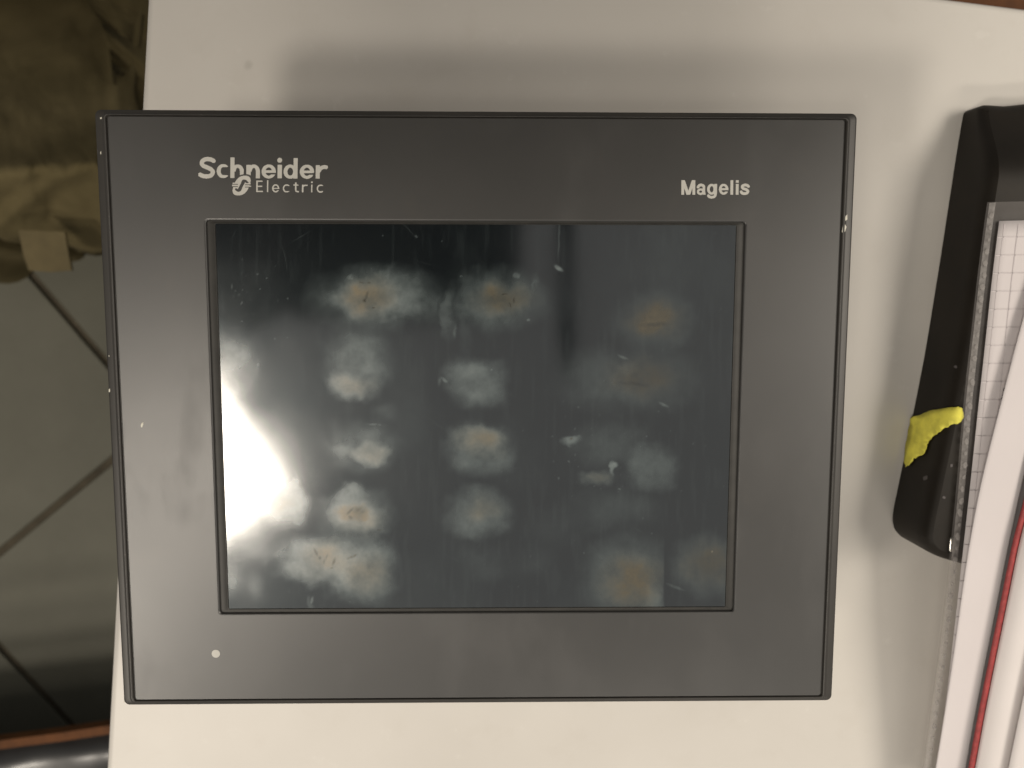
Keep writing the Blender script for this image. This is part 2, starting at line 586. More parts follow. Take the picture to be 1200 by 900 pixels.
add(738, 676, 48, 42, .30, .6, 2.6, 0, 779); add(745, 682, 34, 27, .22, .6, 2.2, 0, 779); tan(744, 682, 36, 28, .75); add(768, 704, 16, 14, .30, .7, 2, 0, 779)
add(828, 664, 36, 32, .26, .6); tan(832, 662, 30, 24, .65)
add(272, 422, 28, 36, .24, .9); add(278, 412, 16, 18, .18, .8)
add(268, 682, 14, 18, .25, .9); add(300, 650, 20, 10, .14, .9); add(300, 692, 14, 14, .14, .9); add(365, 707, 4, 8, .2, .8)
add(527, 368, 7, 30, .26, .7); add(508, 362, 16, 14, .14, .9); add(545, 392, 6, 22, .10, .8)
add(720, 597, 44, 20, .13, .9); add(625, 660, 20, 18, .06, .9); add(570, 660, 26, 16, .08, .9); add(780, 320, 60, 40, .03, .9)
add(478, 505, 26, 30, .05, .9); add(450, 480, 14, 10, .14, .9); add(650, 620, 30, 20, .05, .9)
# a faint overall film of grease, streaked
grease = 0.008 + 0.035 * sstep(.45, .8, fbm(U / 60, V_ / 90, 31, 4)) + 0.025 * sstep(.55, .8, fbm(U / 5, V_ / 40, 41, 3))
resid = 1 - (1 - resid) * (1 - grease)
# brown scratches and pits inside the residue
for cx, cy, rx, ry, ang in ((424, 331, 2.5, .8, 5), (433, 331, 2, .9, 0), (430, 346, 1.2, 6, 20), (427, 351, 2.2, 2.2, 0), (380, 656, 1.4, 5.5, 28), (390, 659, 1.6, 5, 22), (387, 667, 2, 1, 0), (368, 648, 1.6, 5, -25), (373, 655, 1.5, 2, 0),
                            (412, 652, 5, 1.6, -30), (409, 599, 1.2, 5, 35), (420, 598, 7, 4, 0), (410, 607, 3, 1.5, 40), (328, 592, 2.2, 1.8, 0), (604, 352, 1, 4, 10), (671, 515, 1.6, 1.3, 0), (592, 344, 4, .8, -10), (438, 362, 2, .8, 0),
                            (446, 621, 2, .7, 0), (598, 358, .8, 4, -15), (768, 381, 14, 2.5, 0), (742, 450, 16, 2, 5)):
    a = math.radians(ang)
    dx, dy = U + wx * .3 - cx, V_ + wy * .3 - cy
    x, y = dx * math.cos(a) + dy * math.sin(a), -dx * math.sin(a) + dy * math.cos(a)
    k = np.clip(1.5 - np.sqrt((x / rx) ** 2 + (y / ry) ** 2), 0, 1) * np.clip(fine_n * 1.7, 0, 1)
    resid *= 1 - 0.42 * k
    tintv = np.maximum(tintv, .95 * k)
# fine wiping scratches
for _ in range(70):
    cx, cy = rng.uniform(255, 855), rng.uniform(265, 710)
    L, a = rng.uniform(4, 26), rng.normal(1.2, .7)
    sel = (np.abs(U - cx) < 30) & (np.abs(V_ - cy) < 30)
    dx, dy = U[sel] - cx, V_[sel] - cy
    x, y = dx * math.cos(a) + dy * math.sin(a), -dx * math.sin(a) + dy * math.cos(a)
    y = y + .012 * x * x * rng.uniform(-1, 1)
    k = np.clip(1 - np.abs(x) / L, 0, 1) * np.clip(1.3 - np.abs(y) / .5, 0, 1) * rng.uniform(.03, .16)
    resid[sel] = np.maximum(resid[sel], k)
# pale crust edges and flecks
for _ in range(190):
    zone = rng.random()
    if zone < .13:
        cx, cy = rng.normal(285, 25), rng.normal(345, 22)
    elif zone < .5:
        cx, cy = rng.normal(715, 45), rng.normal(535, 35)
    else:
        cx, cy = rng.uniform(255, 855), rng.uniform(265, 710)
    s = rng.choice([.45, .6, .8, 1.1], p=[.4, .3, .2, .1])
    asp, a = rng.uniform(.6, 2.2), rng.uniform(0, math.pi)
    sel = (np.abs(U - cx) < 8) & (np.abs(V_ - cy) < 8)
    dx, dy = U[sel] - cx, V_[sel] - cy
    x, y = dx * math.cos(a) + dy * math.sin(a), -dx * math.sin(a) + dy * math.cos(a)
    k = np.clip(1.5 - np.sqrt((x / (s * asp)) ** 2 + (y / s) ** 2), 0, 1) * rng.uniform(.06, .34)
    resid[sel] = np.maximum(resid[sel], k)
for cx, cy, rx, ry, op, ang in ((410, 326, 4, 4, .75, 0), (423, 324, 8, 2, .35, 10), (455, 325, 5, 4, .7, 0), (472, 330, 5, 5, .35, 0), (607, 324, 4, 4, .6, 0), (625, 336, 5, 12, .35, 15), (655, 314, 5, 2.2, .85, 35),
                               (655, 278, .9, 22, .28, 0), (655, 256, 1.6, 3, .5, 0), (301, 321, 1.6, 1.2, .4, 0), (270, 336, 1.2, 3, .25, 0), (280, 345, 1.8, 1.6, .22, 0), (273, 348, 1.4, 2.2, .2, 0), (522, 446, 5, 1.8, .75, 45), (516, 447, 2, 5, .3, 15),
                               (619, 376, 2, 1.4, .7, 0), (533, 388, 2, 8, .4, 5), (582, 542, 3, 2.2, .6, 0), (577, 434, 1.2, 1.2, .9, 0), (730, 418, 6, 1.6, .6, 25), (779, 474, 6, 1.8, .5, 25), (793, 690, 9, 1.6, .3, 20),
                               (835, 648, 1.3, 1.3, .9, 0), (404, 637, 2, 1.3, .7, 0), (388, 661, 3.5, 2, .7, -20), (300, 432, 2.5, 10, .3, 10), (413, 572, 6, 6, .35, 0), (438, 497, 12, 1.5, .4, 5), (397, 512, 4, 1.5, .3, 0), (366, 705, 1.5, 5, .4, 15)):
    a = math.radians(ang)
    dx, dy = U + wx * .25 - cx, V_ + wy * .25 - cy
    x, y = dx * math.cos(a) + dy * math.sin(a), -dx * math.sin(a) + dy * math.cos(a)
    k = np.clip(1.5 - np.sqrt((x / rx) ** 2 + (y / ry) ** 2), 0, 1) * op * .8 * np.clip(.35 + fine_n, 0, 1)
    resid = np.maximum(resid, k)
resid = np.clip(resid, 0, 1)
tintv = np.clip(tintv, 0, 1)

me = bpy.data.meshes.new('screen')
P[:, 2] = FACE_Z - 0.80 * MM
me.vertices.add(NX * NY)
me.vertices.foreach_set('co', P.ravel().astype(np.float32))
idx = np.arange(NX * NY).reshape(NY, NX)
q = np.stack([idx[:-1, :-1], idx[:-1, 1:], idx[1:, 1:], idx[1:, :-1]], -1).reshape(-1, 4)
me.loops.add(q.size)
me.loops.foreach_set('vertex_index', q.ravel().astype(np.int32))
me.polygons.add(len(q))
me.polygons.foreach_set('loop_start', (np.arange(len(q)) * 4).astype(np.int32))
me.update(calc_edges=True)
for nm, arr in (('residue', resid), ('tint', tintv)):
    at_ = me.attributes.new(nm, 'FLOAT', 'POINT')
    at_.data.foreach_set('value', arr.astype(np.float32))
link('screen', me, M_SCREEN, panel)

# body behind the frame
lps = []
for i, z in ((12, -8.9), (12, -56), (14, -58.5), (16, -59.7)):
    lps.append(rect_loop(-PW / 2 + i * MM, PW / 2 - i * MM, -PH / 2 + i * MM, PH / 2 - i * MM, .005, FACE_Z + z * MM))
loft('rear_housing', lps, M_RIM, panel, cap1=True, cap0=True)

# lettering ---------------------------------------------------------


def face(px, py):
    return at(px, py, FACE_Z)


def printed(name, mask_fn, x0, x1, y0, y1, step, ox, oy, k, dz=0.03):
    """flat print meshed from a mask; (x, y) run right and down, (ox + x / k, oy + y / k) is the place in the photograph"""
    gx, gy = np.meshgrid(np.arange(x0, x1, step, float), np.arange(y0, y1, step, float))
    keep = mask_fn(gx + step / 2, gy + step / 2)
    m, vs, fs = {}, [], []
    o_ = face(ox, oy)
    ex, ey = face(ox + 100, oy) - o_, face(ox, oy + 100) - o_

    def vid(i, j):
        if (i, j) not in m:
            m[(i, j)] = len(vs)
            w = o_ + ex * ((x0 + j * step) / k / 100) + ey * ((y0 + i * step) / k / 100)
            vs.append((w[0], w[1], FACE_Z + dz * MM))
        return m[(i, j)]
    for i, j in zip(*np.nonzero(keep)):
        fs.append((vid(i, j), vid(i, j + 1), vid(i + 1, j + 1), vid(i + 1, j)))
    return pydata(name, vs, fs, M_PRINT, panel)


def stroke(X, Y, pts, w, flat=False):
    d = np.full(X.shape, 1e9)
    pts = [np.array(p, float) for p in pts]
    for n_, (a, b) in enumerate(zip(pts[:-1], pts[1:])):
        t = ((X - a[0]) * (b[0] - a[0]) + (Y - a[1]) * (b[1] - a[1])) / ((b - a) @ (b - a))
        tc = np.clip(t, 0, 1)
        dd = np.hypot(X - a[0] - tc * (b[0] - a[0]), Y - a[1] - tc * (b[1] - a[1]))
        if flat and n_ == 0:
            dd = np.where(t < 0, 1e9, dd)
        if flat and n_ == len(pts) - 2:
            dd = np.where(t > 1, 1e9, dd)
        d = np.minimum(d, dd)
    return d < w


def curve(pts, n=6):
    """Catmull-Rom through the points"""
    p = [np.array(q, float) for q in pts]
    p = [2 * p[0] - p[1]] + p + [2 * p[-1] - p[-2]]
    out = []
    for k_ in range(1, len(p) - 2):
        for t in np.arange(n) / n:
            out.append(.5 * (2 * p[k_] + (p[k_ + 1] - p[k_ - 1]) * t + (2 * p[k_ - 1] - 5 * p[k_] + 4 * p[k_ + 1] - p[k_ + 2]) * t * t + (3 * p[k_] - p[k_ - 1] - 3 * p[k_ + 1] + p[k_ + 2]) * t ** 3))
    out.append(p[-2])
    return out


def ringm(X, Y, cx, cy, rx, ry, tx, ty):
    o_ = ((X - cx) / rx) ** 2 + ((Y - cy) / ry) ** 2 < 1
    i_ = ((X - cx) / (rx - tx)) ** 2 + ((Y - cy) / (ry - ty)) ** 2 < 1
    return o_ & ~i_


def bar(X, Y, a, b, c_, d):
    return (X >= a) & (X <= b) & (Y >= c_) & (Y <= d)


def arch(X, Y, xl, xr, top, base, t, tt):
    """right half of n: shoulder and leg"""
    cx, rx, ry = (xl + xr) / 2 - t * .1, (xr - xl) / 2 + t * .1, (base - top) * .52
    return (ringm(X, Y, cx, top + ry, rx, ry, t, tt) & (Y < top + ry) & (X > xl)) | bar(X, Y, xr - t, xr, top + ry - 1, base)


def e_(X, Y, cx, cy, rx, ry, t, tt, b):
    r_ = ringm(X, Y, cx, cy, rx, ry, t, tt) & ~((X > cx) & (Y > cy + b * .45) & (Y < cy + ry * .42))
    return r_ | bar(X, Y, cx - rx + t * .5, cx + rx - t * .35, cy - b * .5, cy + b * .5)


def emblem_out(X, Y, grow=0.0):
    x, y = X - 423, Y - 315
    xs_ = x + y * 0.34
    return (np.abs(xs_ / (62 + grow)) ** 2.5 + np.abs(y / (77 + grow)) ** 2.5) < 1


def m_first(X, Y):
    Y = Y - (X - 90) * .0065
    m = stroke(X, Y, curve([(206, 124), (182, 112), (150, 108), (121, 119), (110, 139), (121, 159), (152, 173), (184, 189), (197, 210), (184, 234), (150, 243), (118, 239), (94, 228)]), 16.5, True)
    m |= ringm(X, Y, 278, 201, 51, 55, 31, 24) & ~((X > 286) & (np.abs(Y - 201) < 30 + (X - 286) * .12)) & (X < 321)
    m |= bar(X, Y, 333, 367, 95, 255) | arch(X, Y, 350, 440, 148, 255, 32, 27)
    m |= bar(X, Y, 460, 493, 150, 255) | arch(X, Y, 476, 566, 148, 255, 32, 27)
    m |= e_(X, Y, 635, 202, 56, 55, 31, 23, 20)
    m |= bar(X, Y, 705, 738, 150, 255) | (np.hypot(X - 720, Y - 114) < 19)
    m |= ringm(X, Y, 804, 202, 53, 55, 31, 24) | bar(X, Y, 829, 862, 95, 256)
    m |= e_(X, Y, 935, 202, 56, 55, 31, 23, 20)
    m |= bar(X, Y, 1004, 1037, 149, 256) | stroke(X, Y, curve([(1030, 196), (1042, 177), (1062, 166), (1090, 166)]), 15, True)
    return m & ~emblem_out(X, Y + (X - 90) * .0065, 12)


def m_second(X, Y):
    Y = Y - (X - 540) * .007
    w = 10.5
    m = bar(X, Y, 538, 549, 275, 366) | bar(X, Y, 538, 588, 275, 285) | bar(X, Y, 538, 584, 315, 325) | bar(X, Y, 538, 589, 356, 366)
    m |= bar(X, Y, 622, 633, 272, 366)
    m |= e_(X, Y, 691, 336, 28, 32, 11, 10, 9)
    m |= ringm(X, Y, 777, 336, 30, 32, 11, 10) & ~((X > 780) & (np.abs(Y - 336) < 20)) & (X < 799)
    m |= bar(X, Y, 843, 854, 288, 352) | bar(X, Y, 830, 871, 305, 314) | stroke(X, Y, curve([(848.5, 348), (853, 358), (871, 361)]), 5.2)
    m |= bar(X, Y, 898, 909, 306, 366) | stroke(X, Y, curve([(904, 326), (914, 313), (938, 311)]), 5.4)
    m |= bar(X, Y, 970, 981, 306, 366) | (np.hypot(X - 975.5, Y - 287) < 7)
    m |= ringm(X, Y, 1044, 336, 30, 32, 11, 10) & ~((X > 1047) & (np.abs(Y - 336) < 20)) & (X < 1066)
    return m


def m_model(X, Y):
    m = bar(X, Y, 290, 314, 158, 285) | bar(X, Y, 387, 411, 158, 285)
    m |= (stroke(X, Y, [(303, 150), (350, 290)], 13.5) | stroke(X, Y, [(398, 150), (351, 290)], 13.5)) & (Y > 158) & (Y < 285)
    m |= stroke(X, Y, curve([(436, 218), (448, 203), (466, 200), (484, 208), (488, 224), (488, 262), (492, 285)]), 12) & (Y < 285)
    m |= ringm(X, Y, 459, 258, 33, 29, 21, 19) & (X < 492)
    m |= ringm(X, Y, 556, 237, 40, 48, 24, 21) | bar(X, Y, 579, 603, 191, 275) | stroke(X, Y, curve([(591, 272), (584, 298), (560, 307), (538, 303), (526, 292)]), 12, True)
    m |= e_(X, Y, 662, 237, 42, 48, 24, 20, 17)
    m |= bar(X, Y, 722, 747, 158, 285)
    m |= bar(X, Y, 769, 794, 191, 285) | bar(X, Y, 769, 794, 158, 180)
    m |= stroke(X, Y, curve([(883, 215), (870, 203), (850, 200), (830, 207), (826, 220), (838, 232), (862, 240), (876, 254), (870, 269), (850, 275), (828, 272), (815, 258)]), 12.2, True)
    return m


def m_emblem(X, Y):
    x, y = X - 423, Y - 315
    m = emblem_out(X, Y)
    slot = stroke(x, y, curve([(46, -20), (30, -36), (14, -38), (6, -24), (-2, 10), (-12, 34), (-26, 40), (-42, 30)]), 9)
    slot |= stroke(x, y, [(18, -34), (-20, 36)], 12.5)
    for yy in (-10, 8):
        slot |= (np.abs(y - yy) < 3.6) & (x < -28)
    for yy in (-6, 12):
        slot |= (np.abs(y - yy) < 3.6) & (x > 26)
    m = m & ~slot
    m |= (bar(x, y, -70, -34, -23, -14) | bar(x, y, -74, -34, -6, 4)) | (bar(x, y, 36, 74, 2, 9) | bar(x, y, 36, 70, -18, -10))
    return m


printed('lettering', m_first, 84, 1100, 86, 272, 2.5, 220, 170, 6.6667)
printed('lettering', m_second, 530, 1075, 266, 376, 2.5, 220, 170, 6.6667)
printed('lettering', m_model, 284, 896, 150, 324, 2.5, 760, 190, 7.5)
printed('emblem', m_emblem, 340, 506, 232, 398, 2.0, 220, 170, 6.6667)


def dot(name, px, py, r, z, mat):
    c = face(px, py)
    lps = []
    for rr, dz in ((r, 0.0), (r, 0.05), (r * .8, 0.09)):
        lps.append([(c[0] + rr * MM * math.cos(t * math.pi / 12), c[1] + rr * MM * math.sin(t * math.pi / 12), z + dz * MM) for t in range(24)])
    return loft(name, lps, mat, panel, cap1=True)


dot('indicator_light', 253, 766, 1.25, FACE_Z + 0.005 * MM, M_PRINT)


def flake(name, pts, z, mat, parent, h=0.06):
    """small flat chip from a pixel outline"""
    P_ = [at(x, y, z) for x, y in pts]
    lo = [(p[0], p[1], z) for p in P_]
    c = np.mean(P_, 0)
    hi = [(c[0] + (p[0] - c[0]) * .85, c[1] + (p[1] - c[1]) * .85, z + h * MM) for p in P_]
    return loft(name, [lo, hi], mat, parent, cap1=True)


flake('paint_chip', [(165, 498), (166, 495.5), (168, 494.8), (168, 497), (166.5, 501), (165, 500.5)], FACE_Z + 0.004 * MM, M_CHIP, panel)
RZ = FACE_Z - 0.28 * MM
flake('paint_chip', [(987.5, 264), (990.5, 263), (992, 266), (990.5, 271), (988, 274), (986.6, 272)], RZ + 0.02 * MM, M_CHIP, panel)
flake('paint_chip', [(990, 254), (993, 251), (993, 257), (990.6, 259)], RZ - 0.1 * MM, M_CHIP, panel)
for pts in ([(117, 138), (119, 137), (119.6, 139), (117.6, 140)], [(117.5, 178), (118.7, 177), (118.7, 181), (117.6, 180.5)], [(127.5, 456), (129, 455), (129.2, 459), (127.6, 460)],
            [(127, 417), (128.3, 416), (128.2, 418.4)], [(144.5, 821.5), (146.3, 821), (146, 823.6), (144.6, 823.4)]):
    flake('paint_chip', pts, FACE_Z - 0.5 * MM, M_CHIP, panel, 0.08)

# ------------------------------------------------------------------ black case
CASE_H = 0.024
CZ = TABLE_Z + CASE_H
case_px = [(1141, 127), (1150, 127), (1166, 128), (1185, 126), (1215, 122), (1262, 118), (1275, 126), (1262, 250), (1245, 400), (1225, 540), (1205, 640), (1195, 656), (1180, 660), (1150, 656), (1108, 647),
           (1075, 638), (1058, 630), (1050, 621), (1047.5, 610), (1049, 596), (1065, 519), (1085, 418), (1104, 302), (1120, 198), (1130, 142), (1133, 131)]


def smooth_closed(pts, n=4):
    out = []
    m = len(pts)
    for k in range(m):
        p0_, p1_, p2_, p3_ = (np.array(pts[(k + d) % m], float) for d in (-1, 0, 1, 2))
        for t in np.arange(n) / n:
            # centripetal-ish: limit overshoot with a reduced tangent
            m1, m2 = (p2_ - p0_) * .3, (p3_ - p1_) * .3
            L = np.linalg.norm(p2_ - p1_)
            m1 *= min(1, L / (np.linalg.norm(m1) + 1e-9))
            m2 *= min(1, L / (np.linalg.norm(m2) + 1e-9))
            out.append((2 * t ** 3 - 3 * t ** 2 + 1) * p1_ + (t ** 3 - 2 * t ** 2 + t) * m1 + (-2 * t ** 3 + 3 * t ** 2) * p2_ + (t ** 3 - t ** 2) * m2)
    return out


ring = [at(x, y, TABLE_Z + 0.002)[:2] for x, y in smooth_closed(case_px)]
ring = np.array(ring)
if np.sum(ring[:, 0] * np.roll(ring[:, 1], -1) - np.roll(ring[:, 0], -1) * ring[:, 1]) < 0:
    ring = ring[::-1]


def offset_ring(r, d):
    """move each vertex inward along a smoothed normal"""
    tgt = np.roll(r, -2, 0) - np.roll(r, 2, 0)
    nrm = np.stack([-tgt[:, 1], tgt[:, 0]], 1)
    nrm /= np.linalg.norm(nrm, axis=1)[:, None] + 1e-12
    return r + nrm * d


case = thing('black_case', 'glossy black hard case with a torn yellow sticker, under the plastic sleeve', 'case', (float(ring[:, 0].mean()), float(ring[:, 1].mean()), TABLE_Z))
y_top = ring[:, 1].max()
lps = []
for d, z in ((0.0012, 0.0), (0.0, 0.001), (0.0002, CASE_H - 0.006), (0.0005, CASE_H - 0.0038), (0.0012, CASE_H - 0.0018), (0.0021, CASE_H - 0.0007), (0.0030, CASE_H)):
    lps.append([(p[0], p[1], TABLE_Z + z) for p in offset_ring(ring, d)])
cb = loft('case_body', lps, M_BLACK, case, cap0=True, cap1=True, smooth=True, sharp=30)
bm = bmesh.new()
bm.from_mesh(cb.data)
for k in range(14):
    bmesh.ops.bisect_plane(bm, geom=bm.verts[:] + bm.edges[:] + bm.faces[:], plane_co=(0, y_top - 0.0335 + k * 0.0024, TABLE_Z), plane_no=(0, 1, 0))
for v in bm.verts:
    v.co.z = TABLE_Z + (v.co.z - TABLE_Z) * (1 - 0.62 * float(sstep(-0.031, 0.001, v.co.y - y_top)))
bm.to_mesh(cb.data)
bm.free()
# metal corner catching the light
pc = at(1111, 636, CZ - 0.002)
box('metal_corner', (pc[0], pc[1], CZ - 0.0035), (0.0016, 0.0052, 0.008), M_STEEL, case, 0.0006)
# yellow torn sticker
st = [(1063, 524), (1067, 497), (1069, 490), (1081, 486), (1092, 482), (1104, 479.5), (1114, 478), (1122, 476.5), (1126, 478), (1128, 484), (1126.5, 492), (1120, 496), (1112, 500), (1104, 506), (1097, 511), (1091, 517), (1088, 523), (1086.5, 531), (1080, 535), (1073, 538), (1067, 545), (1063.5, 547), (1060.5, 540)]
zc = CZ + 0.0001
st_ = []
for k in range(len(st)):
    a_, b_ = st[k], st[(k + 1) % len(st)]
    for t in (0.0, .33, .67):
        st_.append((a_[0] + (b_[0] - a_[0]) * t + random.uniform(-.7, .7), a_[1] + (b_[1] - a_[1]) * t + random.uniform(-.8, .8)))
st = st_
pts = np.array([at(x, y, CZ)[:2] for x, y in st])
ctr = pts.mean(0) + np.array([0.0, 0.0006])
bm = bmesh.new()
bm.faces.new([bm.verts.new((x / 100, -y / 100, 0)) for x, y in st])
bmesh.ops.triangulate(bm, faces=bm.faces)
bmesh.ops.subdivide_edges(bm, edges=list(bm.edges), cuts=3, use_grid_fill=True)
bm.normal_update()
if sum(f.normal.z for f in bm.faces) < 0:
    bmesh.ops.reverse_faces(bm, faces=bm.faces)
from mathutils.bvhtree import BVHTree
tree = BVHTree.FromPolygons([cb.matrix_world @ v.co for v in cb.data.vertices], [tuple(p.vertices) for p in cb.data.polygons])


def on_case(px, py, lift):
    d = CAM_R @ np.array([(px - 600) / F_PX, -(py - 450) / F_PX, -1.0])
    for k in range(60):
        hit, nrm, _i, _d = tree.ray_cast(Vector(CAM_LOC), Vector(d))
        if hit is not None:
            if nrm.dot(Vector(d)) > 0:
                nrm = -nrm
            return hit + nrm * lift
        px += 0.5
        d = CAM_R @ np.array([(px - 600) / F_PX, -(py - 450) / F_PX, -1.0])
    return Vector(at(px, py, CZ))


for v in bm.verts:
    x, y = v.co.x * 100, -v.co.y * 100
    v.co = on_case(x, y, 0.0004 + float(fbm(np.array([x / 8]), np.array([y / 8]), 3)[0]) * 0.0007)
me = bpy.data.meshes.new('sticker')
bm.to_mesh(me)
bm.free()
o = link('sticker', me, M_YELLOW, case, True, 60)
o['label'] = 'torn yellow paper sticker wrapped over the edge'
sm = o.modifiers.new('thickness', 'SOLIDIFY')
sm.thickness = 0.00015
for cx, cy, s in ((1085, 560, 4.0), (1115, 545, 3), (1106, 583, 2.4), (1073, 470, 2.5), (1077, 445, 2.0), (1120, 430, 2.5)):
    pts_ = [(cx + s * random.uniform(.4, 1) * math.cos(k * 1.05), cy + s * random.uniform(.4, 1) * math.sin(k * 1.05)) for k in range(6)]
    w_ = [tuple(on_case(x, y, 0.00012)) for x, y in pts_]
    pydata('scuff', w_, [tuple(range(6))], M_DGREY, case)

# ------------------------------------------------------------------ papers and sleeve


def drape_z(py):
    """the stack lies on the case and sags to the table past its near end"""
    t = sstep(640, 1000, np.array(py, float))
    return CZ + 0.0012 - 0.014 * t


def strip(name, left, right, lift, mats, parent=None, nx=10, ny=36, thick=0.00012, curl=None):
    """sheet between two pixel polylines (left/right edge), y-parametrised; lift(u, v) is added to the drape"""
    L, R_ = np.array(left, float), np.array(right, float)
    tl, tr_ = np.linspace(0, 1, len(L)), np.linspace(0, 1, len(R_))
    vs, fs = [], []
    for j in range(ny + 1):
        v = j / ny
        l_ = np.array([np.interp(v, tl, L[:, 0]), np.interp(v, tl, L[:, 1])])
        r_ = np.array([np.interp(v, tr_, R_[:, 0]), np.interp(v, tr_, R_[:, 1])])
        for i in range(nx + 1):
            u = i / nx
            p = l_ + (r_ - l_) * u
            z = float(drape_z(p[1])) + lift(u, v)
            w = at(p[0], p[1], z)
            vs.append(tuple(w))
    for j in range(ny):
        for i in range(nx):
            a = j * (nx + 1) + i
            fs.append((a, a + 1, a + nx + 2, a + nx + 1))
    o = pydata(name, vs, fs, mats, parent, True)
    if thick:
        md = o.modifiers.new('thickness', 'SOLIDIFY')
        md.thickness = thick
        md.offset = 0
    return o


def dense(pts, n=30):
    p = np.array(pts, float)
    d = np.concatenate([[0], np.cumsum(np.hypot(*np.diff(p, axis=0).T))])
    t = np.linspace(0, d[-1], n)
    # smooth by a small moving average
    q = np.stack([np.interp(t, d, p[:, 0]), np.interp(t, d, p[:, 1])], 1)
    q2 = q.copy()
    for _ in range(3):
        q2[1:-1] = (q2[:-2] + 2 * q2[1:-1] + q2[2:]) / 4
    return q2


sl_left = dense([(1157, 237), (1148, 300), (1137, 400), (1128, 480), (1122, 560), (1113, 650), (1100, 760), (1086, 860), (1072, 960)])
sl_right = dense([(1330, 233), (1320, 400), (1300, 650), (1260, 960)])
sleeve = thing('plastic_sleeve', 'clear punched plastic sleeve over the black case, holding squared paper', 'plastic sleeve', (0.24, -0.02, CZ))
strip('back_sheet', sl_left, sl_right, lambda u, v: 0.0002, M_SLEEVE, sleeve, thick=0)
weld_r = sl_left + np.array([[10, 0]])
strip('weld_strip', sl_left + np.array([[2.5, 1]]), weld_r, lambda u, v: 0.0006, M_WELD, sleeve, 3, 60, 0)
# embossed beads along the weld
bead_me = None
for k in range(46):
    t = (k + .5) / 46
    y = 246 + t * 640
    x = np.interp(y, sl_left[:, 1], sl_left[:, 0]) + 7.5 + random.uniform(-.6, .6)
    w = at(x, y, float(drape_z(y)) + 0.0008)
    if bead_me is None:
        bm = bmesh.new()
        bmesh.ops.create_icosphere(bm, subdivisions=1, radius=1)
        for v in bm.verts:
            v.co = (v.co.x * .0008, v.co.y * .0013, v.co.z * .0003)
        bead_me = bpy.data.meshes.new('weld_bead')
        bm.to_mesh(bead_me)
        bm.free()
        bead_me.materials.append(M_WELD)
    bd = bpy.data.objects.new('weld_bead', bead_me)
    COL.objects.link(bd)
    bd.parent = sleeve
    bd.matrix_parent_inverse = sleeve.matrix_world.inverted()
    bd.location = w
    s = random.uniform(.6, 1.25)
    bd.scale = (s, s * random.uniform(.7, 1.1), s)
    bd.rotation_euler = (0, 0, random.uniform(-.4, .4))

# squared paper in the sleeve
gp_left = dense([(1171, 259), (1163, 320), (1155, 400), (1146, 480), (1138, 560), (1128, 650), (1116, 760), (1104, 860), (1094, 960)])
gp_right = dense([(1300, 256), (1290, 400), (1270, 650), (1240, 960)])
gpaper = strip('squared_paper', gp_left, gp_right, lambda u, v: 0.0010, M_PAPER)
tag(gpaper, 'squared white paper inside the plastic sleeve, its grid lines showing', 'paper')
# its printed grid
vs, fs = [], []


def ribbon(pts, w):
    """thin printed line along world points"""
    n0 = len(vs)
    for k, p in enumerate(pts):
        a = pts[max(k - 1, 0)]
        b = pts[min(k + 1, len(pts) - 1)]
        d = (b - a)[:2]
        d = d / (np.linalg.norm(d) + 1e-12)
        nn = np.array([-d[1], d[0], 0]) * w / 2
        vs.append(tuple(p + nn))
        vs.append(tuple(p - nn))
    for k in range(len(pts) - 1):
        fs.append((n0 + 2 * k, n0 + 2 * k + 2, n0 + 2 * k + 3, n0 + 2 * k + 1))


def on_paper(u, y, dz=0.00125):
    xl = np.interp(y, gp_left[:, 1], gp_left[:, 0])
    x = xl + u
    return at(x, y, float(drape_z(y)) + dz)


y = 278.0
while y < 940:
    ribbon([on_paper(u, y - u * 0.015) for u in np.linspace(.5, 90, 10)], 0.00030)
    y += 21.2
for u in (7, 23.5, 40, 56.5, 73):
    ribbon([on_paper(u, yy) for yy in np.linspace(262, 940, 40)], 0.00026)
pydata('grid_print', vs, fs, M_RULE, gpaper)
# pen strokes beside the white sheet
vs, fs = [], []
for k in range(15):
    yy = 457 + k * 5.2
    u0_ = 1178 - (yy - 457) * .215 - np.interp(yy, gp_left[:, 1], gp_left[:, 0])
    s = random.uniform(1.4, 3.0)
    ang = [random.uniform(0, 6.28) for _ in range(4)]
    ribbon([on_paper(u0_ + s * math.cos(t) * random.uniform(.5, 1), yy + s * math.sin(t), 0.0013) for t in np.linspace(ang[0], ang[0] + random.uniform(2, 5), 6)], 0.00026)
pydata('handwriting', vs, fs, M_INK, gpaper)

# white sheet, its left edge lifted and curved
w_left = dense([(1232, 262), (1215, 318), (1203, 360), (1190, 405), (1176, 462), (1163, 512), (1150, 562), (1138, 625), (1128, 690), (1119, 760), (1108, 830), (1096, 905), (1086, 960)])
w_right = dense([(1300, 262), (1270, 400), (1232, 560), (1200, 690), (1165, 830), (1125, 960)])
ws = strip('white_sheet', w_left, w_right, lambda u, v: 0.0018 + 0.003 * (1 - u) ** 2 * (0.35 + 0.65 * math.sin(math.pi * min(1, v * 1.1))) , M_PAPER, nx=16)
tag(ws, 'plain white sheet with a curved left edge, lying on the squared paper', 'paper')

